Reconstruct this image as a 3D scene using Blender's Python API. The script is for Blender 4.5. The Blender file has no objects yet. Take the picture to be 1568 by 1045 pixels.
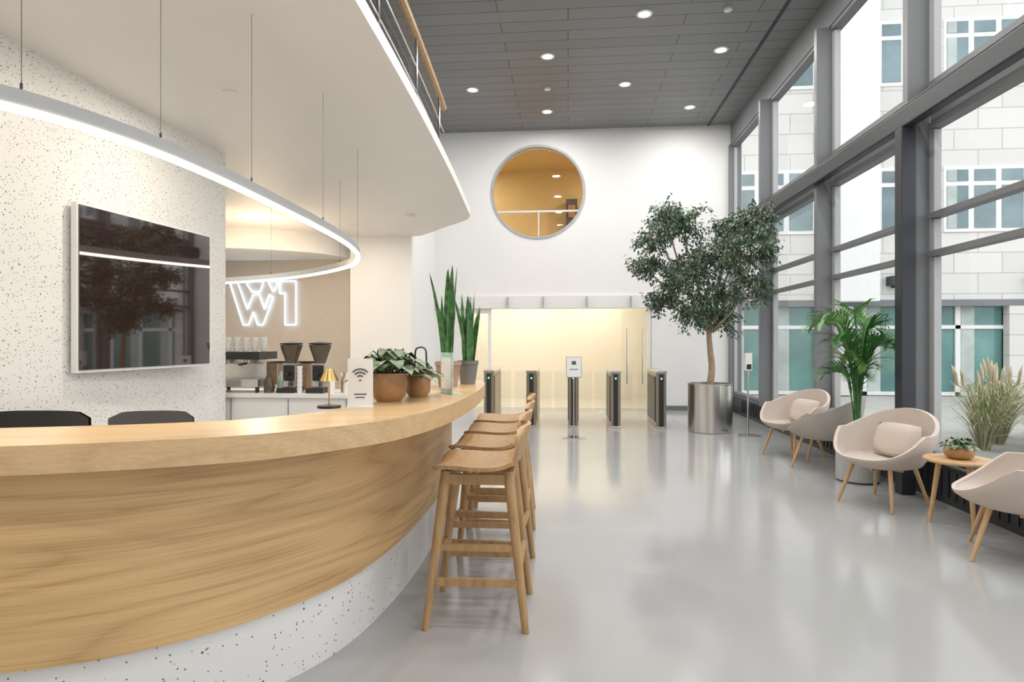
import bpy, bmesh, math, random
from mathutils import Vector, Matrix
random.seed(7)
S = bpy.context.scene
COL = S.collection

# ------------------------------------------------------------------ materials
def newmat(name):
    m = bpy.data.materials.new(name); m.use_nodes = True
    nt = m.node_tree
    b = nt.nodes.get('Principled BSDF')
    return m, nt, b
def N(nt, t, **kw):
    n = nt.nodes.new(t)
    for k, v in kw.items(): setattr(n, k, v)
    return n
def simple(name, col, rough=0.5, metal=0.0, noise=0.04, nscale=8.0, emit=0, ecol=None, bump=0.0, coat=0.0, spec=None, stretch=None):
    m, nt, b = newmat(name)
    tc = N(nt, 'ShaderNodeTexCoord'); no = N(nt, 'ShaderNodeTexNoise')
    no.inputs['Scale'].default_value = nscale; no.inputs['Detail'].default_value = 3
    if stretch:
        mp = N(nt, 'ShaderNodeMapping'); mp.inputs['Scale'].default_value = stretch
        nt.links.new(tc.outputs['Object'], mp.inputs['Vector']); nt.links.new(mp.outputs['Vector'], no.inputs['Vector'])
    else: nt.links.new(tc.outputs['Object'], no.inputs['Vector'])
    r = N(nt, 'ShaderNodeValToRGB')
    a = [max(0, c*(1-noise)) for c in col]; d = [min(1, c*(1+noise)) for c in col]
    r.color_ramp.elements[0].color = (*a, 1); r.color_ramp.elements[0].position = .3
    r.color_ramp.elements[1].color = (*d, 1); r.color_ramp.elements[1].position = .7
    nt.links.new(no.outputs['Fac'], r.inputs['Fac'])
    nt.links.new(r.outputs['Color'], b.inputs['Base Color'])
    b.inputs['Roughness'].default_value = rough; b.inputs['Metallic'].default_value = metal
    b.inputs['Coat Weight'].default_value = coat
    if spec is not None: b.inputs['Specular IOR Level'].default_value = spec
    if emit:
        b.inputs['Emission Color'].default_value = (*(ecol or col), 1)
        b.inputs['Emission Strength'].default_value = emit
    if bump:
        bu = N(nt, 'ShaderNodeBump'); bu.inputs['Strength'].default_value = bump
        bu.inputs['Distance'].default_value = 0.01
        nt.links.new(no.outputs['Fac'], bu.inputs['Height']); nt.links.new(bu.outputs['Normal'], b.inputs['Normal'])
    return m
def wood(name, c1, c2, scale=(1.3, 1.3, 12), rough=0.4, fine=6, rings=.2):
    m, nt, b = newmat(name)
    tc = N(nt, 'ShaderNodeTexCoord'); mp = N(nt, 'ShaderNodeMapping'); mp2 = N(nt, 'ShaderNodeMapping')
    mp.inputs['Scale'].default_value = [s*(.55 if s > 3 else .8) for s in scale]
    mp2.inputs['Scale'].default_value = [s*(fine if s > 3 else 1.6) for s in scale]
    nt.links.new(tc.outputs['Object'], mp.inputs['Vector']); nt.links.new(tc.outputs['Object'], mp2.inputs['Vector'])
    n1 = N(nt, 'ShaderNodeTexNoise'); n1.inputs['Scale'].default_value = 0.5; n1.inputs['Detail'].default_value = 1.5
    n1.inputs['Distortion'].default_value = 0.15
    nt.links.new(mp.outputs['Vector'], n1.inputs['Vector'])
    n2 = N(nt, 'ShaderNodeTexNoise'); n2.inputs['Scale'].default_value = 2.2; n2.inputs['Detail'].default_value = 6
    n2.inputs['Roughness'].default_value = .65
    nt.links.new(mp2.outputs['Vector'], n2.inputs['Vector'])
    mt = N(nt, 'ShaderNodeMath', operation='MULTIPLY'); mt.inputs[1].default_value = 34
    nt.links.new(n1.outputs['Fac'], mt.inputs[0])
    fr = N(nt, 'ShaderNodeMath', operation='PINGPONG'); fr.inputs[1].default_value = 1
    nt.links.new(mt.outputs[0], fr.inputs[0])
    pw = N(nt, 'ShaderNodeMath', operation='POWER'); pw.inputs[1].default_value = .45
    nt.links.new(fr.outputs[0], pw.inputs[0])
    mx = N(nt, 'ShaderNodeMath', operation='MULTIPLY'); mx.inputs[1].default_value = rings
    nt.links.new(pw.outputs[0], mx.inputs[0])
    ad = N(nt, 'ShaderNodeMath', operation='MULTIPLY_ADD'); ad.inputs[1].default_value = .8
    nt.links.new(n2.outputs['Fac'], ad.inputs[0]); nt.links.new(mx.outputs[0], ad.inputs[2])
    r = N(nt, 'ShaderNodeValToRGB')
    r.color_ramp.elements[0].color = (*c1, 1); r.color_ramp.elements[0].position = .30
    r.color_ramp.elements[1].color = (*c2, 1); r.color_ramp.elements[1].position = .72
    nt.links.new(ad.outputs[0], r.inputs['Fac']); nt.links.new(r.outputs['Color'], b.inputs['Base Color'])
    b.inputs['Roughness'].default_value = rough
    return m
def terrazzo(name):
    m, nt, b = newmat(name)
    tc = N(nt, 'ShaderNodeTexCoord')
    prev = None
    for sc, th, gate in ((30, .15, .74), (58, .2, .72)):
        v = N(nt, 'ShaderNodeTexVoronoi'); v.inputs['Scale'].default_value = sc
        nt.links.new(tc.outputs['Object'], v.inputs['Vector'])
        lt = N(nt, 'ShaderNodeMath', operation='LESS_THAN'); lt.inputs[1].default_value = th
        nt.links.new(v.outputs['Distance'], lt.inputs[0])
        sp = N(nt, 'ShaderNodeSeparateColor'); nt.links.new(v.outputs['Color'], sp.inputs[0])
        gt = N(nt, 'ShaderNodeMath', operation='GREATER_THAN'); gt.inputs[1].default_value = gate
        nt.links.new(sp.outputs[0], gt.inputs[0])
        mu = N(nt, 'ShaderNodeMath', operation='MULTIPLY')
        nt.links.new(lt.outputs[0], mu.inputs[0]); nt.links.new(gt.outputs[0], mu.inputs[1])
        if prev is None: prev = mu
        else:
            mxx = N(nt, 'ShaderNodeMath', operation='MAXIMUM')
            nt.links.new(prev.outputs[0], mxx.inputs[0]); nt.links.new(mu.outputs[0], mxx.inputs[1]); prev = mxx
    mix = N(nt, 'ShaderNodeMix', data_type='RGBA')
    mix.inputs[6].default_value = (.79, .785, .77, 1); mix.inputs[7].default_value = (.16, .14, .125, 1)
    nt.links.new(prev.outputs[0], mix.inputs[0]); nt.links.new(mix.outputs[2], b.inputs['Base Color'])
    b.inputs['Roughness'].default_value = .45
    return m
def brick(name, c1, c2, mortar, w, h, msize, axes='xy', rough=.6, offset=.5, metal=0):
    m, nt, b = newmat(name)
    tc = N(nt, 'ShaderNodeTexCoord'); sx = N(nt, 'ShaderNodeSeparateXYZ'); cx = N(nt, 'ShaderNodeCombineXYZ')
    nt.links.new(tc.outputs['Object'], sx.inputs[0])
    ix = {'x': 0, 'y': 1, 'z': 2}
    nt.links.new(sx.outputs[ix[axes[0]]], cx.inputs[0]); nt.links.new(sx.outputs[ix[axes[1]]], cx.inputs[1])
    br = N(nt, 'ShaderNodeTexBrick'); br.offset = offset
    br.inputs['Color1'].default_value = (*c1, 1); br.inputs['Color2'].default_value = (*c2, 1)
    br.inputs['Mortar'].default_value = (*mortar, 1); br.inputs['Scale'].default_value = 1
    br.inputs['Brick Width'].default_value = w; br.inputs['Row Height'].default_value = h
    br.inputs['Mortar Size'].default_value = msize; br.inputs['Mortar Smooth'].default_value = .05
    nt.links.new(cx.outputs[0], br.inputs['Vector']); nt.links.new(br.outputs['Color'], b.inputs['Base Color'])
    b.inputs['Roughness'].default_value = rough; b.inputs['Metallic'].default_value = metal
    return m
def glass(name, tint=(.96, .975, .975)):
    m = bpy.data.materials.new(name); m.use_nodes = True; nt = m.node_tree
    nt.nodes.clear()
    o = N(nt, 'ShaderNodeOutputMaterial'); mix = N(nt, 'ShaderNodeMixShader')
    t = N(nt, 'ShaderNodeBsdfTransparent'); g = N(nt, 'ShaderNodeBsdfGlossy'); f = N(nt, 'ShaderNodeLayerWeight')
    t.inputs[0].default_value = (*tint, 1); g.inputs['Roughness'].default_value = .0
    p = N(nt, 'ShaderNodeMath', operation='POWER'); p.inputs[1].default_value = 5
    ma = N(nt, 'ShaderNodeMath', operation='MULTIPLY_ADD'); ma.inputs[1].default_value = .5; ma.inputs[2].default_value = .03
    nt.links.new(f.outputs['Facing'], p.inputs[0]); nt.links.new(p.outputs[0], ma.inputs[0])
    nt.links.new(ma.outputs[0], mix.inputs[0]); nt.links.new(t.outputs[0], mix.inputs[1]); nt.links.new(g.outputs[0], mix.inputs[2])
    nt.links.new(mix.outputs[0], o.inputs[0])
    return m

M = {}
M['wall'] = simple('white_plaster', (.79, .79, .79), .7, noise=.01, nscale=2)
M['soffit'] = simple('soffit_plaster', (.82, .795, .76), .6, noise=.01, nscale=2)
M['floor'] = simple('epoxy_floor', (.39, .395, .40), .13, noise=.03, nscale=1.2, spec=.65)
M['terrazzo'] = terrazzo('terrazzo_white')
M['oak'] = wood('oak_veneer', (.43, .255, .105), (.68, .455, .22), (.6, .6, 10), rings=.3)
M['oaktop'] = wood('oak_top', (.54, .36, .18), (.71, .50, .285), (.6, 4, 8), .3)
M['stoolwood'] = wood('stool_oak', (.34, .20, .088), (.51, .325, .155), (9, 9, 1.6), .45, fine=3)
M['legwood'] = wood('leg_oak', (.47, .29, .14), (.62, .41, .22), (9, 9, 1.6), .45, fine=3)
M['alu'] = simple('grey_aluminium', (.16, .168, .178), .45, noise=.02)
M['alul'] = simple('light_grey_aluminium', (.40, .41, .42), .45, noise=.02)
M['alud'] = simple('dark_grey_steel', (.024, .029, .037), .45, noise=.05)
M['black'] = simple('black_plastic', (.02, .02, .022), .35, noise=.05)
M['chairblk'] = simple('dark_chair_plastic', (.10, .10, .105), .5)
M['steel'] = simple('brushed_steel', (.66, .65, .64), .2, 1.0, noise=.08, nscale=30)
M['steelpot'] = simple('brushed_steel_planter', (.74, .72, .70), .24, 1.0, noise=.10, nscale=14, stretch=(1, 1, .03))
M['steelb'] = simple('bronze_steel', (.36, .31, .25), .3, 1.0, noise=.05)
M['screen'] = simple('tv_screen', (.028, .015, .012), .03, noise=.02, coat=1.0, spec=1.0)
M['white'] = simple('white_lacquer', (.78, .78, .78), .35, noise=.01)
M['led'] = simple('led_strip', (1, .93, .8), .5, emit=9, ecol=(1, .87, .68), noise=0)
M['ledsoft'] = simple('neon_tube', (.7, .85, 1), .5, emit=2.2, ecol=(.58, .78, 1), noise=0)
M['lampdisc'] = simple('downlight_lens', (1, .97, .9), .5, emit=6, ecol=(1, .95, .86), noise=0)
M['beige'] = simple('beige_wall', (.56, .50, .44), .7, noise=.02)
M['cream'] = simple('cream_lobby', (.84, .79, .69), .55, noise=.01)
M['gold'] = simple('ochre_wall', (.62, .48, .26), .6, noise=.03)
M['ceil'] = brick('ceiling_planks', (.195, .198, .207), (.222, .225, .234), (.045, .045, .05), 2.4, .27, .006, 'xy', .45, .37)
M['stone'] = brick('stone_panels', (.60, .595, .575), (.66, .655, .635), (.42, .42, .41), 1.1, .5, .012, 'xz', .8)
M['extwhite'] = simple('exterior_white_frame', (.74, .75, .75), .5, noise=.02)
M['extglass'] = simple('exterior_glass', (.15, .22, .24), .10, noise=.35, nscale=.9)
M['extglassg'] = simple('exterior_glass_green', (.09, .22, .21), .10, noise=.35, nscale=.9)
M['curtain'] = simple('exterior_curtain', (.42, .48, .46), .8, noise=.15, nscale=2)
M['pave'] = simple('paving', (.40, .40, .38), .8, noise=.1, nscale=3)
M['glass'] = glass('clear_glass')
M['fabric'] = simple('beige_fabric', (.58, .505, .45), .9, noise=.09, nscale=220, bump=.25)
M['fabric2'] = simple('grey_fabric', (.43, .39, .36), .9, noise=.12, nscale=220, bump=.25)
M['terra'] = simple('brown_ceramic', (.38, .21, .095), .35, noise=.2, nscale=14)
M['terral'] = simple('clay_pot', (.40, .27, .19), .6, noise=.15, nscale=14)
M['greypot'] = simple('grey_pot', (.20, .19, .19), .6, noise=.1)
M['lgreypot'] = simple('light_grey_pot', (.42, .43, .44), .5, noise=.05)
M['soil'] = simple('soil', (.09, .05, .03), .95, noise=.4, nscale=40, bump=.6)
M['leafA'] = simple('ficus_leaf', (.055, .11, .06), .35, noise=.35, nscale=3)
M['leafB'] = simple('ficus_leaf_pale', (.16, .23, .16), .35, noise=.3, nscale=3)
M['palm'] = simple('palm_leaf', (.06, .20, .05), .4, noise=.3, nscale=4)
M['palm2'] = simple('palm_leaf_light', (.16, .34, .09), .4, noise=.3, nscale=4)
M['sans'] = simple('sansevieria_leaf', (.06, .17, .05), .35, noise=.6, nscale=22)
M['pepe'] = simple('peperomia_leaf', (.15, .21, .11), .35, noise=.65, nscale=22)
M['bark'] = simple('bark', (.36, .27, .18), .8, noise=.25, nscale=18, bump=.4)
M['grass1'] = simple('pampas_straw', (.50, .43, .28), .9, noise=.2)
M['grass2'] = simple('pampas_green', (.22, .29, .12), .9, noise=.3)
M['brass'] = simple('brass', (.62, .42, .17), .25, 1.0)
M['green'] = simple('green_led', (.1, .9, .3), .5, emit=2, ecol=(.1, 1, .3))
M['paper'] = simple('paper_white', (.80, .80, .80), .6, noise=.01)
M['ink'] = simple('ink', (.08, .09, .12), .6)
M['mint'] = simple('mint_card', (.42, .60, .52), .6, noise=.25, nscale=14)
M['smoke'] = simple('smoked_hopper', (.10, .075, .055), .1, noise=.2)
M['tilefloor'] = simple('lobby_floor_finish', (.62, .58, .50), .2, noise=.03)

# ------------------------------------------------------------------ builder
class B:
    def __init__(s): s.v = []; s.f = []; s.m = []; s.sm = []; s.mats = []
    def mi(s, m):
        m = M[m]
        if m not in s.mats: s.mats.append(m)
        return s.mats.index(m)
    def add(s, vs, fs, m, smooth=False):
        o = len(s.v); s.v.extend([tuple(v) for v in vs]); k = s.mi(m)
        for f in fs: s.f.append(tuple(i+o for i in f)); s.m.append(k); s.sm.append(smooth)
    def box(s, x0, x1, y0, y1, z0, z1, m, rz=0, ctr=None):
        vs = [Vector((x, y, z)) for z in (z0, z1) for y in (y0, y1) for x in (x0, x1)]
        if rz:
            c = Vector(ctr) if ctr else Vector(((x0+x1)/2, (y0+y1)/2, 0)); R = Matrix.Rotation(rz, 3, 'Z')
            vs = [R @ (v-c) + c for v in vs]
        s.add(vs, [(0, 2, 3, 1), (4, 5, 7, 6), (0, 1, 5, 4), (2, 6, 7, 3), (0, 4, 6, 2), (1, 3, 7, 5)], m)
    def tube(s, pts, r, m, n=10, closed=False, smooth=True):
        pts = [Vector(p) for p in pts]; k = len(pts)
        rs = r if isinstance(r, (list, tuple)) else [r]*k
        vs = []; pu = None
        for i, p in enumerate(pts):
            if closed: t = (pts[(i+1) % k]-pts[i-1])
            else: t = pts[min(i+1, k-1)]-pts[max(i-1, 0)]
            t.normalize()
            if pu is None:
                a = Vector((0, 0, 1)) if abs(t.z) < .9 else Vector((1, 0, 0))
                u = t.cross(a).normalized()
            else:
                u = (pu-t*pu.dot(t)).normalized()
            pu = u; w = t.cross(u)
            for j in range(n):
                a = 2*math.pi*j/n; vs.append(p+(u*math.cos(a)+w*math.sin(a))*rs[i])
        fs = []
        for i in range(k if closed else k-1):
            i2 = (i+1) % k
            for j in range(n): fs.append((i*n+j, i*n+(j+1) % n, i2*n+(j+1) % n, i2*n+j))
        if not closed: fs.append(tuple(range(n-1, -1, -1))); fs.append(tuple((k-1)*n+j for j in range(n)))
        s.add(vs, fs, m, smooth)
    def lathe(s, c, prof, m, n=32, smooth=True, sx=1, sy=1):
        vs = []; k = len(prof)
        for r, z in prof:
            for j in range(n):
                a = 2*math.pi*j/n; vs.append((c[0]+r*math.cos(a)*sx, c[1]+r*math.sin(a)*sy, c[2]+z))
        fs = []
        for i in range(k-1):
            for j in range(n): fs.append((i*n+j, i*n+(j+1) % n, (i+1)*n+(j+1) % n, (i+1)*n+j))
        if prof[0][0] > 1e-4: fs.append(tuple(range(n-1, -1, -1)))
        if prof[-1][0] > 1e-4: fs.append(tuple((k-1)*n+j for j in range(n)))
        s.add(vs, fs, m, smooth)
    def strip(s, outer, inner, z0, z1, m, smooth=False):
        n = len(outer)
        rows = [[(o[0], o[1], z0) for o in outer], [(o[0], o[1], z1) for o in outer], [(i[0], i[1], z1) for i in inner], [(i[0], i[1], z0) for i in inner]]
        for j in range(4):
            a, c = rows[j], rows[(j+1) % 4]
            s.add(a+c, [(k, k+1, n+k+1, n+k) for k in range(n-1)], m, smooth or True)
        for e in (0, n-1): s.add([rows[j][e] for j in range(4)], [(0, 1, 2, 3)], m)
    def prism(s, poly, z0, z1, m, top=None):
        n = len(poly); top = top or poly
        vs = [(p[0], p[1], z0) for p in poly]+[(p[0], p[1], z1) for p in top]
        fs = [tuple(range(n-1, -1, -1)), tuple(range(n, 2*n))]
        fs += [(i, (i+1) % n, n+(i+1) % n, n+i) for i in range(n)]
        s.add(vs, fs, m)
    def leaf(s, p, d, up, L, W, m):
        p = Vector(p); d = Vector(d).normalized(); sd = d.cross(Vector(up))
        if sd.length < 1e-3: sd = d.cross(Vector((1, 0, 0)))
        sd.normalize(); nn = sd.cross(d)
        a = p+d*L*.45
        s.add([p, a+sd*W/2+nn*W*.15, p+d*L-nn*L*.08, a-sd*W/2+nn*W*.15, a], [(0, 1, 4), (4, 1, 2), (0, 4, 3), (4, 2, 3)], m, False)
    def blade(s, path, wid, m, up=(0, 0, 1), fold=.2, smooth=True):
        pts = [Vector(p) for p in path]; vs = []; k = len(pts)
        for i, p in enumerate(pts):
            t = (pts[min(i+1, k-1)]-pts[max(i-1, 0)]).normalized()
            sd = t.cross(Vector(up))
            if sd.length < 1e-3: sd = t.cross(Vector((1, 0, 0)))
            sd.normalize(); nn = sd.cross(t); w = wid[i]/2
            vs += [p+sd*w+nn*w*fold, p, p-sd*w+nn*w*fold]
        fs = []
        for i in range(k-1):
            fs += [(i*3, i*3+1, i*3+4, i*3+3), (i*3+1, i*3+2, i*3+5, i*3+4)]
        s.add(vs, fs, m, smooth)
    def build(s, name, loc=(0, 0, 0), rz=0, bevel=0, parent=None, recalc=True, scale=None):
        me = bpy.data.meshes.new(name); me.from_pydata(s.v, [], s.f)
        for m in s.mats: me.materials.append(m)
        for i, p in enumerate(me.polygons): p.material_index = s.m[i]; p.use_smooth = s.sm[i]
        me.update()
        if recalc:
            bm = bmesh.new(); bm.from_mesh(me); bmesh.ops.recalc_face_normals(bm, faces=bm.faces)
            for e in bm.edges:
                if len(e.link_faces) == 2 and e.calc_face_angle(0) > .75: e.smooth = False
            bm.to_mesh(me); bm.free()
        o = bpy.data.objects.new(name, me); COL.objects.link(o); o.location = loc; o.rotation_euler = (0, 0, rz)
        if scale: o.scale = scale
        if bevel:
            b = o.modifiers.new('bevel', 'BEVEL'); b.width = bevel; b.segments = 2; b.limit_method = 'ANGLE'; b.angle_limit = math.radians(50)
        if parent: o.parent = parent
        return o
def cat(pts, n=8):
    P = [Vector(p) for p in pts]; out = []
    for i in range(len(P)-1):
        a = P[i-1] if i else P[0]*2-P[1]; b = P[i]; c = P[i+1]; d = P[i+2] if i+2 < len(P) else P[-1]*2-P[-2]
        for k in range(n):
            t = k/n
            out.append(.5*((2*b)+(c-a)*t+(2*a-5*b+4*c-d)*t*t+(3*b-3*c+d-a)*t**3))
    out.append(P[-1]); return out
def offset(pts, d):
    out = []; k = len(pts)
    for i, p in enumerate(pts):
        t = (pts[min(i+1, k-1)]-pts[max(i-1, 0)]).normalized()
        out.append(Vector((p.x-t.y*d, p.y+t.x*d)))
    return out
def light(name, typ, loc, energy, col=(1, 1, 1), size=.3, rot=(0, 0, 0), parent=None, size_y=None, spot=None):
    l = bpy.data.lights.new(name, typ); l.energy = energy; l.color = col
    if typ == 'AREA':
        l.shape = 'RECTANGLE' if size_y else 'DISK'; l.size = size
        if size_y: l.size_y = size_y
    else: l.shadow_soft_size = size
    if spot: l.spot_size = spot; l.spot_blend = .6
    o = bpy.data.objects.new(name, l); COL.objects.link(o); o.location = loc; o.rotation_euler = rot
    if parent:
        o.parent = parent
    return o

W = 3.18; D = 12.3; H = 5.53; YB = -3.5; XL = -9.0
# ------------------------------------------------------------------ shell
b = B(); b.box(XL-.2, W+.15, YB-.2, D+.25, -.1, 0, 'floor'); b.build('floor')
b = B(); b.box(XL-.2, W-.02, YB-.2, D+.25, H, H+.12, 'ceil'); b.build('ceiling')
b = B(); b.box(XL-.2, XL, YB-.2, D+.25, 0, H, 'wall'); b.build('wall_left')
b = B(); b.box(XL-.2, W+.3, YB-.2, YB, 0, H, 'wall'); b.build('wall_front')
# back wall with holes
def cutwall():
    b = B(); b.box(XL, W+.02, D, D+.25, 0, H, 'wall'); w = b.build('wall_back')
    c1 = B(); c1.box(-1.95, 1.62, D-.3, D+.6, -.2, 2.0, 'wall'); k1 = c1.build('cut1')
    c2 = B(); n = 72
    c2.add([(-.60+.92*math.cos(2*math.pi*j/n), y, 4.31+.92*math.sin(2*math.pi*j/n)) for y in (D-.3, D+.6) for j in range(n)],
           [tuple(range(n)), tuple(range(2*n-1, n-1, -1))]+[(j, n+j, n+(j+1) % n, (j+1) % n) for j in range(n)], 'wall')
    k2 = c2.build('cut2')
    for k in (k1, k2):
        md = w.modifiers.new('b', 'BOOLEAN'); md.operation = 'DIFFERENCE'; md.object = k; md.solver = 'EXACT'
    dg = bpy.context.evaluated_depsgraph_get(); dg.update()
    me = bpy.data.meshes.new_from_object(w.evaluated_get(dg)); w.modifiers.clear(); w.data = me
    for k in (k1, k2): bpy.data.objects.remove(k)
cutwall()
# ceiling edge trim
b = B(); b.box(2.68, 2.72, YB, D, H-.015, H+.01, 'alud'); b.build('trim_1')
b = B(); b.box(W-.06, W+.12, YB, D, 5.12, H+.1, 'alu'); b.build('trim_2')
# round window frame + interior rooms
b = B(); n = 72
def ring(bb, cx, cy, cz, ro, ri, y0, y1, m):
    vs = []
    for r, y in ((ro, y0), (ri, y0), (ri, y1), (ro, y1)):
        vs += [(cx+r*math.cos(2*math.pi*j/n), y, cz+r*math.sin(2*math.pi*j/n)) for j in range(n)]
    fs = []
    for i in range(4):
        for j in range(n): fs.append((i*n+j, i*n+(j+1) % n, ((i+1) % 4)*n+(j+1) % n, ((i+1) % 4)*n+j))
    bb.add(vs, fs, m, False)
ring(b, -.6, 0, 4.31, .935, .89, D-.02, D+.10, 'alul')
b.box(-1.45, .25, D+.11, D+.14, 3.93, 3.965, 'white')
b.box(-.60, -.575, D+.11, D+.14, 3.45, 3.94, 'white')
b.add([(-.6+.89*math.cos(2*math.pi*j/n), D+.08, 4.31+.89*math.sin(2*math.pi*j/n)) for j in range(n)], [tuple(range(n))], 'glass')
b.build('window_round')
def room(name, x0, x1, y0, y1, z0, z1, mw, mf, mc):
    b = B(); t = .08
    b.box(x0-t, x1+t, y1, y1+t, z0, z1, mw); b.box(x0-t, x0, y0, y1, z0, z1, mw); b.box(x1, x1+t, y0, y1, z0, z1, mw)
    b.box(x0-t, x1+t, y0, y1+t, z0-t, z0, mf); b.box(x0-t, x1+t, y0, y1+t, z1, z1+t, mc)
    return b.build(name)
room('wall_upper_room', -2.9, 1.9, D+.26, 15.2, 3.1, H, 'gold', 'gold', 'gold')
room('wall_lobby', -3.4, 2.1, D+.26, 14.6, 0.001, 2.75, 'cream', 'tilefloor', 'cream')
for x in (-2.35, 1.35):
    b = B(); b.lathe((0, 0, 0), [(.09, 0), (.09, -.02), (.06, -.02)], 'lampdisc', 20); o = b.build('upper_room_downlight', (x, 14.0, H))
    light('lamp', 'AREA', (0, 0, -.05), 30, (1, .88, .68), .3, parent=o)
b = B(); b.box(-.05, .22, 14.9, 15.19, 3.9, 4.75, 'ink'); b.box(0, .17, 14.88, 14.9, 4.3, 4.6, 'terra'); b.build('picture_frame')
for i, x in enumerate((-2.3, -.8, .7)):
    b = B(); b.lathe((0, 0, 0), [(.09, 0), (.09, -.02), (.06, -.02)], 'lampdisc', 20); o = b.build('lobby_downlight', (x, 13.7, 2.75))
    light('lamp', 'AREA', (0, 0, -.05), 19, (1, .90, .74), .3, parent=o)
# header over opening with brackets, side panels, doors
b = B(); b.box(-2.66, 1.75, D-.06, D-.005, 2.0, 2.24, 'white')
for x in (-1.95, -1.2, -.5, .35, 1.2): b.box(x, x+.025, D-.16, D-.06, 2.02, 2.22, 'alul')
b.build('trim_3')
b = B()
for x in (-1.95, -1.60, 1.54): b.box(x+.005, x+.065, D+.01, D+.1, 0, 1.99, 'white')
b.box(-1.94, -1.53, D+.02, D+.06, 1.9, 1.99, 'white')
b.box(-1.88, -1.6, D+.035, D+.045, 0.01, 1.9, 'glass')
b.build('door_1')
b = B(); b.box(1.05, 1.54, D+.05, D+.075, 0.0, 1.98, 'glass')
b.tube([(1.15, D+.03, .5), (1.15, D+.03, 1.6)], .014, 'steel'); b.tube([(1.45, D+.03, .5), (1.45, D+.03, 1.6)], .014, 'steel'); b.build('door_2')
b = B(); b.box(1.63, W-.02, D-.02, D, 0, .09, 'alu'); b.build('baseboard_back')

# ------------------------------------------------------------------ facade (right)
ys = [D, 10.02, 7.81, 5.80, 3.7, 1.6, -.5, -2.6]
for i in range(len(ys)-1):
    y1, y0 = ys[i], ys[i+1]
    b = B()
    b.box(W-.20, W+.02, y0-.04, y0+.04, .335, 5.12, 'alu')
    b.box(W-.02, W+.06, y0-.08, y0+.08, .335, 5.12, 'alul')
    for z in (.37, 2.11, 2.44, 3.22, 3.58, 5.09):
        b.box(W-.05, W+.05, y0+.08, y1-.08, z-.024, z+.024, 'alu')
    for (za, zb) in ((.395, 2.08), (2.14, 2.41), (2.47, 3.19), (3.61, 5.06)):
        b.box(W-.02, W+.04, y0+.08, y0+.115, za, zb, 'alul'); b.box(W-.02, W+.04, y1-.115, y1-.08, za, zb, 'alul')
    b.box(W-.03, W+.04, y0+.08, y1-.08, 3.248, 3.552, 'alu')
    b.add([(W+.01, y0+.1, .39), (W+.01, y1-.1, .39), (W+.01, y1-.1, 5.05), (W+.01, y0+.1, 5.05)], [(0, 1, 2, 3)], 'glass')
    b.build('window_%d' % (i+1))
b = B(); b.box(W-.1, W+.12, D-.1, D, 0, 5.12, 'alu'); b.build('trim_4')
b = B(); b.box(W-.06, W+.15, YB, D-.1, 0, .32, 'alud')
b.box(W-.08, W+.05, YB, D-.1, .32, .335, 'alu')
for k in range(150):
    y = YB+.1+k*.1
    b.box(W-.07, W-.058, y, y+.03, .06, .28, 'black')
b.build('trim_window_plinth')
b = B(); b.box(2.92, 3.02, YB, D-.02, 3.23, 3.40, 'alud'); b.box(2.935, 3.0, YB, D-.02, 3.40, 3.43, 'alud')
for y in (5.80, 1.6, 10.02): b.box(2.99, W-.2+.01, y-.03, y+.03, 3.28, 3.36, 'alud')
b.build('steel_beam', bevel=.012)
for y in (5.78, 1.4):
    b = B(); b.box(2.91, 3.03, y-.06, y+.06, 0, 3.23, 'alud'); b.build('steel_column', bevel=.006)

# ------------------------------------------------------------------ mezzanine slab
edge = cat([(-1.08, -3.5), (-1.10, -1), (-1.12, 1), (-1.15, 3.27), (-1.20, 5), (-1.30, 7), (-1.42, 8.8)], 4)
tip = cat([(-1.42, 8.8), (-1.46, 9.15), (-1.60, 9.45), (-2.0, 9.95), (-2.4, 10.5), (-2.6, 10.73)], 4)
pl = [(p.x, p.y) for p in edge]+[(p.x, p.y) for p in tip[1:]]
poly = pl+[(-2.74, 10.75), (-2.74, 11.29), (XL, 11.29), (XL, -3.5)]
off = offset([Vector(p) for p in pl], .17)
top = [(p.x, p.y) for p in off]+[(-2.95, 10.9), (-2.95, 11.29), (XL, 11.29), (XL, -3.5)]
b = B(); b.prism(poly, 3.2, 3.30, 'soffit'); b.prism([(x-.02, y) for x, y in poly], 3.30, 3.52, 'soffit', top=top); b.build('ceiling_mezzanine')
# railing
rp = offset([Vector(p) for p in pl], .24)
rp = [p for p in rp if p.y < 8.2]
b = B()
for z, r, m in ((3.62, .018, 'steel'), (3.80, .008, 'steel'), (4.05, .008, 'steel'), (4.36, .04, 'stoolwood')):
    b.tube([(p.x, p.y, z) for p in rp], r, m, 8)
for i in range(0, len(rp), 3):
    p = rp[i]; b.box(p.x-.010, p.x+.010, p.y-.02, p.y+.02, 3.5, 4.34, 'steel')
g = [(p.x-.03, p.y) for p in rp]
b.add([(x, y, z) for x, y in g for z in (3.56, 4.3)], [(2*i, 2*i+2, 2*i+3, 2*i+1) for i in range(len(g)-1)], 'glass')
b.build('mezzanine_railing')

# TV wall
b = B(); b.box(-3.9, -3.4, YB, 5.9, 0, 3.2, 'terrazzo'); b.build('wall_terrazzo')
# left far walls
b = B(); b.prism([(-2.75, 10.73), (-2.66, D), (-3.0, D), (-3.0, 11.3), (XL, 11.3), (XL, 11.29), (-3.86, 11.29), (-3.86, 10.73)], 0, 3.2, 'wall')
b.build('wall_corner')
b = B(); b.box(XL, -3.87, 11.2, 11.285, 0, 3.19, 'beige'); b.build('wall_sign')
b = B(); b.prism([(-2.75, 10.76), (-2.66, D-.01), (-3.0, D-.01), (-3.0, 10.76)], 3.2, H, 'wall'); b.build('wall_corner_upper')
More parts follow.
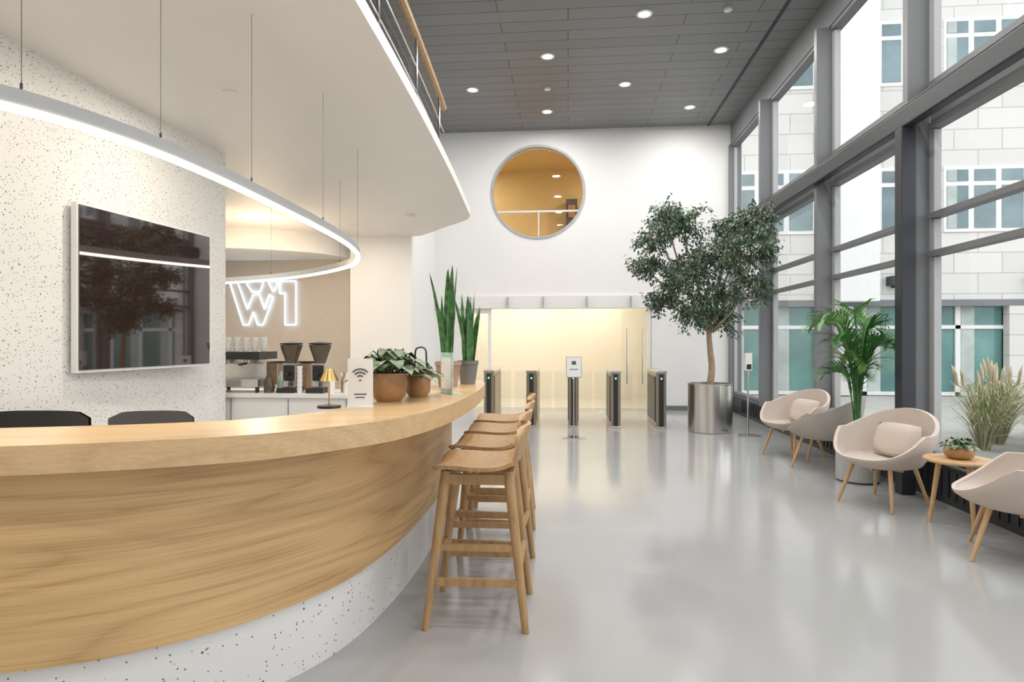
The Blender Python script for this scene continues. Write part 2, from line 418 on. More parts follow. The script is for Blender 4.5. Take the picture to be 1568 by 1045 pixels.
# curved bulkhead over coffee bar
bk = cat([(-3.87, 11.19), (-4.3, 10.3), (-5.2, 9.7), (-6.5, 9.4), (-8.9, 9.4)], 6)
b = B(); b.prism([(p.x, p.y) for p in bk]+[(-8.9, 11.19)], 2.86, 3.2, 'soffit'); b.build('ceiling_bulkhead')

# TV on a swivel bracket
b = B(); b.box(0, .045, 0, 1.40, 1.13, 2.30, 'white'); b.box(.045, .052, .015, 1.385, 1.15, 2.285, 'screen')
b.box(-.02, 0, .3, 1.0, 1.4, 2.0, 'black'); b.box(-.06, -.02, .55, .75, 1.6, 1.8, 'black')
b.build('wall_television', (-3.375, 3.94, 0), -math.radians(4.5))
b = B(); b.box(-3.399, -3.36, 4.42, 4.80, 1.55, 1.85, 'black'); b.build('television_bracket')

# ------------------------------------------------------------------ reception counter
oc = cat([(-3.1, 1.47), (-2.6, 1.52), (-2.1, 1.62), (-1.725, 1.73), (-1.475, 1.82), (-1.22, 1.94), (-1.05, 2.05), (-.89, 2.22), (-.74, 2.44), (-.65, 2.70), (-.60, 3.0), (-.575, 3.4), (-.58, 4.0), (-.62, 4.6), (-.70, 5.0)], 6)
ic = offset(oc, .46)
b = B(); b.strip(oc, ic, .94, 1.03, 'oaktop')
body = cat([(-3.1, 1.58), (-2.6, 1.62), (-2.1, 1.71), (-1.64, 1.86), (-1.35, 2.05), (-1.12, 2.32), (-.955, 2.68), (-.88, 3.2), (-.865, 3.8), (-.885, 4.5), (-.93, 4.92)], 6)
b.strip(body, offset(body, .08), .30, .94, 'oak', True)
pb = offset(body, .02); b.strip(pb, offset(pb, .06), 0, .30, 'terrazzo', True)
b.build('reception_counter')

# stools
def stool(loc, rz):
    b = B()
    prof = cat([(-.215, .725), (-.19, .748), (-.10, .748), (0, .742), (.10, .745), (.17, .765), (.205, .815), (.225, .90), (.235, .945)], 4)
    k = len(prof); nu = 12; vs = []
    for i, p in enumerate(prof):
        f = i/(k-1); hw = .195+.03*math.sin(min(1, f*1.4)*math.pi*.9) - (.05*max(0, (f-.8)/.2)**2)
        if f < .1: hw -= .04*(1-f/.1)**2
        for j in range(nu+1):
            t = j/nu*2-1
            dz = .018*t*t*(1 if f < .65 else .3); dx = -.045*t*t*max(0, (f-.45)/.55)
            zz = p.y+dz - (.02*max(0, f-.8)/.2*t**4)
            vs.append((p.x+dx, t*hw, zz))
    th = .018; m0 = len(vs)
    vs2 = []
    for i, p in enumerate(prof):
        tg = (prof[min(i+1, k-1)]-prof[max(i-1, 0)]).normalized(); nx, nz = tg.y, -tg.x
        for j in range(nu+1):
            v = vs[i*(nu+1)+j]; vs2.append((v[0]+nx*th, v[1], v[2]+nz*th))
    q = nu+1; fs = []
    for i in range(k-1):
        for j in range(nu):
            a = i*q+j; fs.append((a, a+1, a+q+1, a+q)); fs.append((m0+a, m0+a+q, m0+a+q+1, m0+a+1))
    for i in range(k-1):
        a = i*q; fs.append((a, a+q, m0+a+q, m0+a)); a += nu; fs.append((a+q, a, m0+a, m0+a+q))
    for j in range(nu):
        fs.append((j+1, j, m0+j, m0+j+1)); a = (k-1)*q+j; fs.append((a, a+1, m0+a+1, m0+a))
    b.add(vs+vs2, fs, 'stoolwood', True)
    def at(sx, sy, z):
        f = z/.725; return Vector((sx*(.235-.085*f), sy*(.225-.085*f), z))
    for sx in (-1, 1):
        for sy in (-1, 1):
            b.tube([at(sx, sy, 0), at(sx, sy, .4), at(sx, sy, .728)], [.017, .023, .027], 'stoolwood', 12)
    for sy in (-1, 1):
        b.box(-.215, .215, sy*.202-.010, sy*.202+.010, .20, .235, 'stoolwood')
        b.box(-.15, .15, sy*.147-.010, sy*.147+.010, .665, .715, 'stoolwood')
        b.box(-.19, .19, sy*.181-.010, sy*.181+.010, .36, .39, 'stoolwood')
    for sx in (-1, 1):
        b.box(sx*.208-.010, sx*.208+.010, -.195, .195, .28, .31, 'stoolwood')
        b.box(sx*.157-.010, sx*.157+.010, -.14, .14, .665, .715, 'stoolwood')
    b.build('bar_stool', loc, rz)
for x, y, r in ((-.435, 3.08, .02), (-.46, 3.64, -.03), (-.475, 4.20, .03), (-.50, 4.76, .05)): stool((x, y, 0), r)

# ------------------------------------------------------------------ ring lamp
rc = cat([(-3.32, 1.12), (-2.75, 1.27), (-2.25, 1.62), (-1.97, 1.98), (-1.85, 2.25), (-1.78, 2.6), (-1.76, 3.06), (-1.77, 3.70), (-1.80, 4.48), (-1.88, 5.26), (-2.06, 6.0), (-2.42, 6.70), (-3.19, 7.50), (-3.96, 8.02), (-4.88, 8.42), (-6.0, 8.7), (-7.4, 8.8)], 8)
b = B(); b.strip(rc, offset(rc, .045), 2.185, 2.245, 'alul', False)
b.strip(offset(rc, -.003), offset(rc, .026), 2.163, 2.185, 'led')
for i in (26, 40, 52, 64, 78, 90, 104, 118):
    p = rc[i]; b.tube([(p.x-.02, p.y, 2.24), (p.x-.02, p.y, 3.2)], .0016, 'alu', 6); b.lathe((p.x-.02, p.y, 2.245), [(.005, 0), (.005, .025), (.003, .03)], 'alud', 8)
b.build('ring_pendant_lamp')

# W1 sign
b = B()
def neon(pts):
    P = [(-6.36+1.30*x, 11.165, 1.65+.82*z) for x, z in pts]; k = len(P)
    for i in range(k): b.tube([P[i], P[(i+1) % k]], .013, 'ledsoft', 8)
neon([(0, 1), (.21, 0), (.29, 0), (.36, .3), (.43, .0), (.51, 0), (.66, .62), (.60, .70), (.53, .36), (.45, .70), (.36, .70), (.27, .36), (.12, 1)])
neon([(.76, .72), (.76, 1), (1, 1), (1, 0), (.84, 0), (.84, .72)])
neon([(.24, 1), (.34, .76), (.46, .76), (.52, 1)]); neon([(.58, 1), (.66, .76), (.72, .9), (.72, 1)])
b.build('neon_sign')

# ------------------------------------------------------------------ coffee bar
b = B(); b.box(-4.6, -1.75, 6.0, 6.6, 0, .78, 'white'); b.box(-4.62, -1.72, 5.97, 6.62, .78, .82, 'white')
for x in (-4.0, -3.4, -2.8, -2.2): b.box(x, x+.006, 5.99, 6.0, .03, .77, 'alu')
b.build('coffee_bar_counter', bevel=.004)
def grinder(x, y):
    b = B(); z = .82
    b.box(-.09, .09, -.13, .13, 0, .05, 'black'); b.box(-.07, .07, -.03, .11, .05, .30, 'steel')
    b.box(-.06, .06, -.035, -.03, .12, .28, 'black')
    b.lathe((0, .03, .30), [(.055, 0), (.06, .02), (.11, .17), (.112, .19), (.0, .2)], 'smoke', 24)
    b.lathe((0, .03, .495), [(.115, 0), (.115, .015), (.02, .03), (0.0, .03)], 'black', 24)
    b.tube([(0, -.03, .2), (0, -.09, .18)], .02, 'black'); b.lathe((0, -.09, .06), [(.03, 0), (.035, .06)], 'steel', 14)
    b.build('coffee_grinder', (x, y, z), bevel=.004)
grinder(-2.87, 6.2); grinder(-2.56, 6.2)
b = B(); b.box(-.28, .28, -.2, .22, .06, .14, 'steel'); b.box(-.28, .28, -.02, .22, .14, .34, 'steel'); b.box(-.28, .28, -.18, .22, .34, .42, 'black')
for x in (-.14, .12):
    b.lathe((x, -.1, .29), [(.035, 0), (.04, .05)], 'steel', 14); b.tube([(x, -.12, .30), (x, -.27, .29)], .012, 'black')
for x in (-.25, .25):
    for y in (-.16, .18): b.lathe((x, y, 0), [(.02, 0), (.02, .07)], 'black', 10)
for x in (-.2, -.1, 0, .1, .2):
    for k in range(3): b.lathe((x, .08, .42+k*.05), [(.028, 0), (.036, .048), (.03, .048), (.024, .004), (0, .004)], 'white', 14)
b.build('espresso_machine', (-3.42, 6.25, .82), bevel=.005)
b = B(); b.lathe((0, 0, 0), [(.045, 0), (.05, .02), (.05, .12), (.03, .15), (.03, .17), (0, .17)], 'smoke'); b.build('coffee_jar', (-3.06, 6.12, .82))
for x, y, m in ((-2.39, 6.1, 'white'), (-2.30, 6.22, 'terra'), (-2.22, 6.08, 'white'), (-3.05, 6.36, 'mint')):
    b = B(); b.lathe((0, 0, 0), [(.035, 0), (.036, .13), (.014, .17), (.012, .21), (0, .21)], m, 20); b.build('syrup_bottle', (x, y, .82))
b = B()
for k in range(6): b.lathe((0, 0, k*.045), [(.022, 0), (.03, .05), (.027, .05), (.02, .004), (0, .004)], 'white', 16)
b.build('paper_cup_stack', (-2.715, 6.08, .82))
b = B()
for i in range(2):
    for k in range(3):
        c = (i*.085, 0, k*.062); b.lathe(c, [(.022, 0), (.034, .02), (.037, .06), (.033, .06), (.02, .006), (0, .006)], 'white', 16)
        b.tube([(c[0]+.01, -.035, c[2]+.048), (c[0]+.012, -.055, c[2]+.034), (c[0]+.01, -.034, c[2]+.018)], .004, 'white', 6)
b.build('coffee_cup_stack', (-2.42, 6.50, .82))
b = B(); b.box(-.15, .15, -.12, .12, 0, .02, 'legwood'); b.lathe((0, 0, .02), [(.115, 0), (.115, .02), (.105, .08), (.06, .12), (0, .13)], 'glass', 24)
for i in range(5): b.lathe((.055*math.cos(i*1.26), .055*math.sin(i*1.26), .022), [(.03, 0), (.035, .015), (.028, .035), (0, .045)], 'terra', 12)
b.build('pastry_dome', (-1.91, 6.15, .82))
b = B(); b.lathe((0, 0, 0), [(.07, 0), (.10, .06), (.09, .12), (.03, .17), (0, .18)], 'brass', 24); b.tube([(.08, 0, .05), (.14, 0, .10), (.17, 0, .16)], .01, 'brass')
b.tube(cat([(-.06, 0, .14), (-.05, 0, .22), (.05, 0, .22), (.06, 0, .14)], 4), .007, 'black'); b.build('kettle', (-2.13, 6.44, .82))
b = B(); b.box(0, .5, 0, .02, 0, .30, 'terral'); b.box(-.01, .51, -.005, .025, .29, .31, 'black'); b.build('menu_panel', (-3.15, 6.50, .82))
# chairs behind counter
def officechair(x, y, rz, m, wd=.25):
    b = B(); vs = []
    for i in range(9):
        for j in range(9):
            u = i/8*2-1; z = .62+.375*j/8
            vs.append((u*wd*(1-.03*(j/8)), .05*u*u*-1+.02, z-.03*u**8*(j/8)))
    q = 9; fs = [(i*q+j, (i+1)*q+j, (i+1)*q+j+1, i*q+j+1) for i in range(8) for j in range(8)]
    b.add(vs, fs, m, True); b.add([(v[0], v[1]+.02, v[2]) for v in vs], fs, m, True)
    b.box(-.23, .23, -.40, .05, .50, .56, m); b.tube([(0, .03, .52), (0, .05, .7)], .02, 'black')
    b.tube([(0, -.18, .08), (0, -.18, .5)], .025, 'steel')
    for k in range(5):
        a = k*2*math.pi/5; b.tube([(0, -.18, .1), (.28*math.cos(a), -.18+.28*math.sin(a), .06)], .015, 'black'); b.lathe((.28*math.cos(a), -.18+.28*math.sin(a), 0), [(.025, 0), (.025, .05)], 'black', 10)
    b.build('office_chair', (x, y, 0), rz, bevel=.004)
officechair(-2.08, 2.95, .15, 'chairblk', .21); officechair(-2.66, 2.90, .05, 'black', .29)

# ------------------------------------------------------------------ counter top objects
def rosette(b, c, n, L, w, m, tiltlo=.1, tilthi=1.2, zoff=0):
    for i in range(n):
        a = random.uniform(0, 2*math.pi); e = random.uniform(tiltlo, tilthi); l = L*random.uniform(.75, 1.15)
        d = Vector((math.cos(a)*math.cos(e), math.sin(a)*math.cos(e), math.sin(e)))
        p0 = Vector(c); p1 = p0+d*l*.55; p2 = p1+Vector((d.x*l*.45, d.y*l*.45, d.z*l*.2)); p3 = p2+Vector((d.x*l*.3, d.y*l*.3, -l*.22))
        ww = w*random.uniform(.8, 1.2)
        b.blade([p0, p1, p1.lerp(p2, .35), p1.lerp(p2, .8), p2.lerp(p3, .6), p3], [.006, .012, ww*.85, ww, ww*.6, .003], m, fold=.18)
b = B(); b.lathe((0, 0, 0), [(.062, 0), (.088, .03), (.098, .09), (.095, .15), (.088, .152), (.085, .13), (0, .13)], 'terra')
rosette(b, (0, 0, .12), 90, .20, .075, 'pepe', .05, 1.5); b.build('potted_peperomia', (-.95, 3.23, 1.03))
b = B(); b.lathe((0, 0, 0), [(.05, 0), (.07, .03), (.075, .10), (.068, .12), (.06, .11), (0, .10)], 'terra')
rosette(b, (0, 0, .1), 34, .13, .06, 'pepe', .1, 1.4); b.build('potted_peperomia', (-.86, 3.50, 1.03))
def sans(x, y, m, n, Lm, r):
    b = B(); b.lathe((0, 0, 0), [(r*.72, 0), (r, .15), (r*1.06, .15), (r*1.06, .175), (r*.92, .175), (r*.9, .155), (0, .155)], m)
    b.lathe((0, 0, .15), [(r*.9, 0), (0, .006)], 'soil')
    for i in range(n):
        a = 2*math.pi*i/n+random.uniform(-.3, .3); rr = random.uniform(.1, .6)*r; l = Lm*random.uniform(.5, 1)
        if i == 0: l = Lm
        dx, dy = math.cos(a), math.sin(a); ln = random.uniform(.03, .20)
        path = [(dx*rr+dx*ln*l*t*t, dy*rr+dy*ln*l*t*t, .14+l*t) for t in (0, .2, .4, .6, .8, .93, 1)]
        w = random.uniform(.045, .06)
        b.blade(path, [w*.6, w*.9, w, w*.95, w*.7, w*.35, .002], 'sans', up=(math.cos(a+random.uniform(-.8, .8)), math.sin(a+.5), 0), fold=.3)
    b.build('potted_snake_plant', (x, y, 1.03))
sans(-.84, 4.30, 'terral', 12, .70, .088); sans(-.74, 4.55, 'greypot', 10, .54, .075)
# wifi sign
b = B(); b.box(-.06, .06, -.004, .004, .0, .235, 'paper'); b.box(-.06, .06, -.03, .03, 0, .006, 'paper')
for r in (.018, .034, .05):
    b.tube([(r*math.sin(a), -.006, .135+r*math.cos(a)) for a in [(-.8+1.6*i/10) for i in range(11)]], .0035, 'ink', 6)
b.lathe((0, -.006, .13), [(0, -.006), (.006, 0), (0, .006)], 'ink', 10)
b.box(-.03, .03, -.0055, -.004, .06, .066, 'ink'); b.box(-.022, .022, -.0055, -.004, .045, .05, 'ink')
b.build('wifi_sign', (-1.0, 2.92, 1.03), .15)
b = B(); b.lathe((0, 0, 0), [(.055, 0), (.055, .012), (.008, .018), (0, .018)], 'black'); b.tube([(0, 0, .01), (0, 0, .17)], .004, 'brass')
b.lathe((0, 0, .13), [(.045, 0), (.02, .055), (.0, .058)], 'brass', 24); b.lathe((0, 0, .135), [(.02, 0), (.0, .01)], 'lampdisc', 12); b.build('table_lamp', (-1.14, 2.88, 1.03))
b = B(); b.box(-.075, .075, -.004, .004, 0, .25, 'mint'); b.box(-.06, .06, -.006, -.004, .03, .22, 'paper'); b.box(-.075, .075, -.004, .07, 0, .005, 'mint'); b.build('menu_card_stand', (-.73, 3.70, 1.03), -.9)
b = B()
b.tube(cat([(0, 0, 0), (0, 0, .2), (.0, .02, .27), (0, .12, .27), (0, .14, .2), (0, .14, 0)], 4), .006, 'black'); b.tube([(0, 0, .1), (0, .14, .1)], .005, 'black')
b.lathe((0, .07, 0), [(.06, 0), (.06, .1), (.055, .1), (.05, .005), (0, .005)], 'terra'); b.build('wire_bottle_holder', (-.93, 4.02, 1.03), .8)

# ------------------------------------------------------------------ turnstiles
for x in (-1.24, -.57, .08, .73, 1.42):
    b = B()
    b.box(-.075, .075, 0, 1.1, 0, .86, 'steelb'); b.box(-.085, .085, -.01, 1.11, .86, .89, 'steel')
    b.box(-.035, .035, -.012, 0, .04, .84, 'black'); b.box(-.075, .075, -.004, 0, .0, .04, 'steel')
    b.box(-.012, .012, -.016, -.012, .76, .785, 'green')
    b.box(-.085, -.075, .1, 1.0, .1, .80, 'black'); b.box(.075, .085, .1, 1.0, .1, .80, 'steelb')
    if x < 1.3: b.box(.085, .30, .52, .532, .2, .85, 'glass')
    if x > -1.2: b.box(-.30, -.085, .52, .532, .2, .85, 'glass')
    b.build('turnstile', (x, 9.66, 0), bevel=.006)
b = B(); b.box(-.16, .16, -.12, .12, 0, .01, 'steel'); b.tube([(0, 0, 0), (0, 0, .88)], .011, 'steel'); b.box(-.10, .10, -.012, -.002, .85, 1.12, 'paper')
b.box(-.11, .11, -.002, .006, .84, 1.13, 'alul'); b.box(-.03, .03, -.014, -.012, 1.02, 1.07, 'ink'); b.box(-.06, .06, -.014, -.012, .95, .96, 'ink'); b.build('sign_stand', (.08, 8.7, 0))
b = B(); b.prism([(-.16, -.12), (.16, -.12), (.1, .14), (-.1, .14)], 0, .012, 'steel'); b.tube([(0, 0, 0), (0, 0, 1.0)], .014, 'steel'); b.box(-.045, .045, -.05, .04, .93, 1.18, 'paper')
b.box(-.03, .03, -.06, -.05, .95, 1.02, 'black'); b.build('sanitizer_stand', (2.55, 9.1, 0))

# ------------------------------------------------------------------ ficus tree
b = B(); b.lathe((0, 0, 0), [(.31, 0), (.32, .01), (.32, .70), (.325, .71), (.325, .72), (.30, .72), (.30, .66), (0, .66)], 'steelpot', 64)
b.lathe((0, 0, .655), [(.30, .015), (.15, .03), (0, .04)], 'soil', 24)
base = Vector((2.11, 9.5, 0))
tr = cat([(0, 0, .66), (.03, .01, .95), (0, 0, 1.25), (-.02, 0, 1.55)], 5)
b.tube(tr, [.055-.018*i/(len(tr)-1) for i in range(len(tr))], 'bark', 12)
lobes = [(1.66, 9.5, 3.12, .42), (1.30, 9.35, 2.90, .34), (1.50, 9.8, 3.28, .28), (2.66, 9.1, 3.08, .34), (2.64, 8.9, 2.68, .36), (2.33, 9.25, 2.66, .40), (2.36, 9.7, 3.05, .25), (1.62, 9.3, 2.28, .40), (2.10, 9.45, 2.02, .42), (1.16, 9.5, 2.45, .28), (2.56, 9.1, 2.12, .36), (1.84, 9.3, 1.72, .30), (2.32, 9.6, 1.66, .27), (1.95, 9.75, 2.55, .38), (1.42, 9.6, 1.95, .28)]
for (x, y, z, r) in lobes:
    c = Vector((x, y, z))-base; st = Vector((-.02, 0, 1.5+random.uniform(-.05, .05)))
    mid = st.lerp(c, .5)+Vector((random.uniform(-.1, .1), random.uniform(-.1, .1), .05 if z > 2.2 else -.02))
    br = cat([st, mid, c], 5); b.tube(br, [.024-.016*i/(len(br)-1) for i in range(len(br))], 'bark', 7)
    for k in range(int(46*(r/.35)**1.6)):
        d = Vector((random.gauss(0, 1), random.gauss(0, 1), random.gauss(0, 1))).normalized()
        rad = r*random.uniform(.45, 1.12); e = c+Vector((d.x*rad, d.y*rad, d.z*rad*.95))
        e.x = min(e.x, 2.84-base.x)
        s0 = c.lerp(e, .25); b.tube([s0, s0.lerp(e, .6)+Vector((0, 0, .03)), e], [.004, .003, .0015], 'bark', 4)
        for q in range(22):
            t = random.uniform(.35, 1.1); p = s0.lerp(e, t)+Vector([random.gauss(0, .038) for _ in range(3)])
            p.x = min(p.x, 2.86-base.x)
            ld = Vector((d.x*.6+random.gauss(0, .5), d.y*.6+random.gauss(0, .5), -.55+random.gauss(0, .4)))
            b.leaf(p, ld, (random.gauss(0, .5), random.gauss(0, .5), 1), random.uniform(.05, .08), random.uniform(.026, .038), 'leafA' if random.random() < .64 else 'leafB')
b.build('potted_ficus_tree', base, recalc=False)
tree = bpy.data.objects['potted_ficus_tree']
for e in tree.data.edges:
    v0, v1 = tree.data.vertices[e.vertices[0]].co, tree.data.vertices[e.vertices[1]].co
    if v0.z < .725 and v1.z < .725 and abs(v0.z-v1.z) < 1e-4 and Vector((v0.x, v0.y)).length > .29: e.use_edge_sharp = True

# ------------------------------------------------------------------ palm
b = B(); b.lathe((0, 0, 0), [(.15, 0), (.19, .02), (.19, .36), (.18, .37), (.17, .33), (0, .33)], 'lgreypot', 32, smooth=False); b.lathe((0, 0, .325), [(.17, .005), (0, .02)], 'soil', 20)
for i in range(16):
    a = -2.2+2*math.pi*i/16+random.uniform(-.2, .2); h = random.uniform(.55, 1.22); reach = random.uniform(.18, .40)
    dx, dy = math.cos(a), math.sin(a)
    if dx > 0: dx *= .62
    else: dx *= .75
    if dy < 0: dy *= .6
    path = cat([(0+dx*.02, dy*.02, .33), (dx*.05, dy*.05, .33+h*.55), (dx*reach*.5, dy*reach*.5, .33+h), (dx*reach, dy*reach, .33+h*1.10), (dx*reach*1.45, dy*reach*1.45, .33+h*1.06)], 8)
    k = len(path); b.tube(path, [.008-.006*j/(k-1) for j in range(k)], 'palm', 6)
    mt = 'palm' if i % 2 else 'palm2'
    for j in range(11, k-1):
        t = (path[j+1]-path[j-1]).normalized(); sd = t.cross(Vector((0, 0, 1))).normalized()
        f = (j-11)/(k-12); L = .26*math.sin(math.pi*(.15+.8*f))+.04
        for sg in (-1, 1):
            p = path[j]; d = (sd*sg*.7+t*.8).normalized()
            q = [p, p+d*L*.4+Vector((0, 0, .02)), p+d*L*.75+Vector((0, 0, .01)), p+d*L-Vector((0, 0, .03))]
            q = [Vector((min(v[0], .34), max(v[1], -.38), v[2])) for v in q]
            b.blade(q, [.010, .022, .016, .002], mt, fold=.3)
b.build('potted_palm', (2.78, 6.26, 0), recalc=False)

# ------------------------------------------------------------------ lounge chairs
def lounge(x, y, rz, mat, cushion=True):
    b = B(); nf = 48; ns = 16
    inner = []; outer = []
    for i in range(nf):
        a = 2*math.pi*i/nf        # 0 = front (+x)
        back = (1-math.cos(a))/2
        sidey = abs(math.sin(a))
        zr = .405+.20*min(1, (back/.42))**1.6 + .17*max(0, (back-.55)/.45)**1.3
        R = .345+.03*sidey+.035*back
        for k in range(ns+1):
            s = k/ns
            if s < .62:
                r = R*.80*(s/.62); z = .385-.015*math.cos(s/.62*math.pi/2)
                zo = .30+.035*(s/.62)**3; ro = R*.74*(s/.62)
            else:
                q = (s-.62)/.38
                r = R*(.80+.16*math.sin(q*math.pi/2)); z = .385+(zr-.385)*(q**1.15)
                zo = .335+(zr-.335)*(q**1.0); ro = R*(.74+.30*math.sin(q*math.pi/2)**.9)
            xoff = .02-.05*s*back
            inner.append((r*math.cos(a)+xoff, r*math.sin(a), z)); outer.append((ro*math.cos(a)+xoff, ro*math.sin(a), zo))
    q = ns+1; o = len(inner); fs = []
    for i in range(nf):
        i2 = (i+1) % nf
        for k in range(ns):
            fs.append((i*q+k, i2*q+k, i2*q+k+1, i*q+k+1)); fs.append((o+i*q+k, o+i*q+k+1, o+i2*q+k+1, o+i2*q+k))
        fs.append((i*q+ns, i2*q+ns, o+i2*q+ns, o+i*q+ns))
    b.add(inner+outer, fs, mat, True)
    if cushion:
        vs = []; nn = 10
        for sgn in (1, -1):
            for i in range(nn+1):
                for j in range(nn+1):
                    u = i/nn*2-1; v = j/nn*2-1
                    t = .055*((1-u**4)*(1-v**4))**.6
                    px = -.20+sgn*t-.22*(v*.5+.5)*.45+.05*(1-abs(u)); 
                    vs.append((px+.05, u*.21*(1-.10*v*v), .525+v*.135*(1-.14*u*u)))
        q2 = nn+1; m0 = q2*q2; f2 = []
        for i in range(nn):
            for j in range(nn):
                a = i*q2+j; f2.append((a, a+1, a+q2+1, a+q2)); f2.append((m0+a, m0+a+q2, m0+a+q2+1, m0+a+1))
        b.add(vs, f2, mat, True)
    for sx in (-1, 1):
        for sy in (-1, 1):
            b.tube([(sx*.17, sy*.17, .33), (sx*.27, sy*.25, 0)], [.020, .012], 'legwood', 12)
    b.box(-.18, .18, -.015, .015, .29, .315, 'legwood'); b.box(-.015, .015, -.18, .18, .29, .315, 'legwood')
    b.build('lounge_chair', (x, y, 0), rz, scale=(.92, .92, 1.0))
r = math.radians
lounge(2.64, 7.58, r(-150), 'fabric')
lounge(2.71, 6.88, r(140), 'fabric2', False)
lounge(2.60, 5.40, r(-148), 'fabric')
lounge(2.79, 4.11, r(150), 'fabric')
# side table
b = B(); b.lathe((0, 0, .47), [(.22, 0), (.225, .006), (.225, .016), (.22, .022), (0, .022)], 'legwood', 40)
for k in range(3):
    a = k*2*math.pi/3+.5; b.tube([(.12*math.cos(a), .12*math.sin(a), .475), (.18*math.cos(a), .18*math.sin(a), 0)], [.02, .013], 'legwood', 12)
b.build('side_table', (2.84, 4.80, 0))
b = B(); b.lathe((0, 0, 0), [(.06, 0), (.09, .02), (.10, .06), (.085, .09), (.078, .08), (0, .07)], 'terra')
rosette(b, (0, 0, .07), 40, .11, .06, 'pepe', .1, 1.4); b.build('potted_succulent', (2.84, 4.80, .492))

# ------------------------------------------------------------------ ceiling fixtures
dl = [(.97, 8.03), (-.30, 9.10), (2.18, 9.12), (-1.58, 10.2), (.92, 10.2), (-.38, 11.29), (2.16, 11.3),
      (-.30, 6.9), (2.18, 6.9), (.97, 5.8), (-.3, 4.7), (2.18, 4.7), (.97, 3.6), (-.3, 2.5), (2.18, 2.5), (.97, 1.2), (-.3, -.2), (2.18, -.2), (.97, -1.6)]  # out-of-view rows, added to fill the interior with light
for x, y in dl:
    b = B(); b.lathe((0, 0, 0), [(.105, 0), (.105, -.012), (.075, -.014), (.075, -.006)], 'white', 28); b.lathe((0, 0, 0), [(.073, -.008), (0, -.009)], 'lampdisc', 20)
    o = b.build('downlight', (x, y, H)); light('lamp', 'AREA', (0, 0, -.03), 21, (1, .965, .92), .2, parent=o)
for x, y in ((-.34, 10.25), (2.0, 8.0)):
    b = B(); b.lathe((0, 0, 0), [(.05, 0), (.05, -.03), (.03, -.04), (0, -.04)], 'white', 20); b.build('smoke_detector', (x, y, H))
for x, y in ((-2.3, 8.9),):
    b = B(); b.lathe((0, 0, 0), [(.07, 0), (.07, -.02), (.05, -.04), (0, -.04)], 'white', 20); b.build('smoke_detector', (x, y, 3.2))
for x, y, e in ((-2.5, 2.2, 18), (-2.5, 4.4, 18), (-4.5, 7.2, 35), (-6.2, 8.2, 30), (-2.5, .2, 18), (-3.4, 9.6, 11)):  # lamps added to brighten the terrazzo wall and the area under the slab
    b = B(); b.lathe((0, 0, 0), [(.05, 0), (.05, -.008), (.035, -.008)], 'white', 20); b.lathe((0, 0, 0), [(.034, -.005), (0, -.006)], 'lampdisc', 16)
    o = b.build('soffit_fill_light', (x, y, 3.2)); light('lamp', 'AREA', (0, 0, -.02), e, (1, .90, .76), .1, parent=o)
# warm bar light bouncing on soffit
light('bar_wall_lamp', 'POINT', (-4.6, 8.9, 2.5), 34, (1, .76, .50), .15)

# ------------------------------------------------------------------ exterior
b = B(); b.box(W+.16, 40, -25, 40, -.12, -.02, 'pave'); b.build('ground_exterior')
YE = 16.0
b = B(); b.box(W+.3, 30, YE, YE+.4, 2.35, 15, 'stone'); b.box(W+.3, 30, YE+.25, YE+.6, -.02, 2.35, 'extglassg')
b.box(W+.3, 30, YE-.02, YE+.4, 2.2, 2.36, 'alu')
b.box(6.35, 7.35, YE-.6, YE, 2.3, 15, 'extwhite')
def win(x0, x1, z0, z1, g='extglass', nm=2):
    b.box(x0, x1, YE-.03, YE+.02, z0, z1, 'extwhite'); w = (x1-x0)/nm
    for i in range(nm):
        for za, zb in ((z0+.09, z0+(z1-z0)*.70), (z0+(z1-z0)*.77, z1-.09)):
            b.box(x0+i*w+.07, x0+(i+1)*w-.07, YE-.045, YE-.028, za, zb, g)
            if (i*7+int(x0*3)) % 3 == 0: b.box(x0+i*w+.07, x0+i*w+.07+(w-.14)*.45, YE-.05, YE-.044, za, zb, 'curtain')
for z0, z1 in ((4.0, 5.6), (7.6, 9.2), (11.2, 12.8)):
    win(4.0, 6.1, z0, z1, nm=3); win(7.6, 8.75, z0, z1, nm=2)
    for k in range(6): win(9.1+k*3.1, 11.6+k*3.1, z0, z1, nm=4)
for k in range(22):
    x = 4.0+k*1.1; b.box(x, x+.12, YE+.2, YE+.26, 0, 2.2, 'extwhite'); b.box(x+.14, x+.45, YE+.22, YE+.245, 0, 2.2, 'curtain')
for z in (.0, 1.65): b.box(W+.3, 30, YE+.2, YE+.26, z, z+.09, 'extwhite')
for k in range(6): b.box(6.2+k*4.4, 7.0+k*4.4, YE-.02, YE+.3, 0, 2.2, 'stone')
b.build('building_exterior')
for x, z in ((7.95, 2.7), (11.2, 2.7)):
    b = B(); b.box(-.18, .18, -.3, 0, 0, .22, 'alud'); b.box(-.05, .05, -.05, .06, -.05, .0, 'alud'); b.build('exterior_wall_lamp', (x, YE-.01, z))
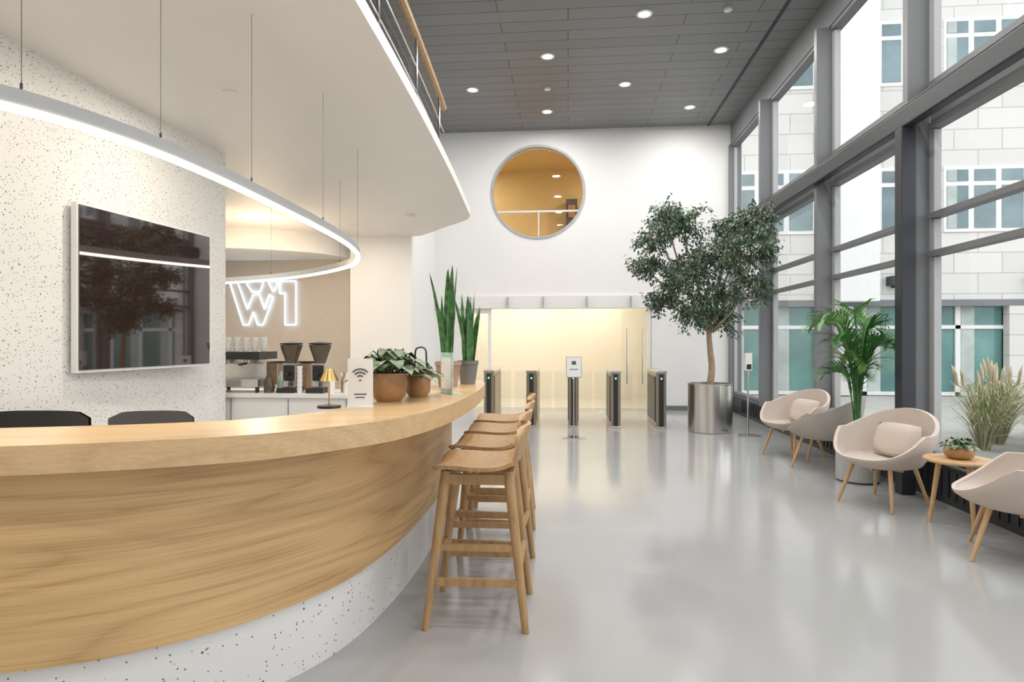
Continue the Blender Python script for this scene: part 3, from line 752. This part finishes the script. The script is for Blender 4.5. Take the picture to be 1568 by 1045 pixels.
for cx, cy in ((5.2, 8.3), (5.7, 8.8), (5.8, 8.0), (6.4, 8.4), (6.1, 9.4), (6.9, 9.2), (7.4, 8.6), (5.1, 6.9), (5.7, 6.8), (6.3, 7.2), (6.6, 8.0), (7.0, 7.6)):
    b = B()
    for i in range(320):
        a = random.uniform(0, 6.283); l = random.uniform(.4, .95); o = random.uniform(.15, .65); dx, dy = math.cos(a)*o, math.sin(a)*o
        b.blade([(dx*.1, dy*.1, 0), (dx*.35, dy*.35, l*.6), (dx*.7, dy*.7, l*.9), (dx*1.1, dy*1.1, l*.8)], [.008, .008, .006, .002], 'grass1' if i % 2 else 'grass2')
    for i in range(7):
        a = random.uniform(0, 6.283); o = random.uniform(.05, .35); dx, dy = math.cos(a)*o, math.sin(a)*o; l = random.uniform(.85, 1.1)
        b.tube([(0, 0, 0), (dx*.6, dy*.6, l*.75), (dx, dy, l-.2), (dx*1.1, dy*1.1, l-.05), (dx*1.2, dy*1.2, l+.05)], [.003, .003, .014, .02, .003], 'grass1', 6)
    b.build('pampas_grass', (cx, cy, -.02), recalc=False)

# ------------------------------------------------------------------ world, camera
w = bpy.data.worlds.new('overcast_sky'); S.world = w; w.use_nodes = True; nt = w.node_tree; bg = nt.nodes['Background']
tc = N(nt, 'ShaderNodeTexCoord'); sp = N(nt, 'ShaderNodeSeparateXYZ'); rp_ = N(nt, 'ShaderNodeValToRGB')
nt.links.new(tc.outputs['Generated'], sp.inputs[0]); nt.links.new(sp.outputs[2], rp_.inputs[0])
rp_.color_ramp.elements[0].color = (.88, .88, .89, 1); rp_.color_ramp.elements[1].color = (.95, .96, .98, 1)
nt.links.new(rp_.outputs[0], bg.inputs[0]); bg.inputs[1].default_value = 1.95
S.view_settings.view_transform = 'Standard'
S.view_settings.exposure = 0.32
cam = bpy.data.cameras.new('camera'); cam.sensor_width = 36; cam.lens = 21.81; cam.clip_start = .05
co = bpy.data.objects.new('camera', cam); COL.objects.link(co); co.location = (0, 0, 1.35); co.rotation_euler = (math.pi/2, 0, math.radians(5.17))
S.camera = co
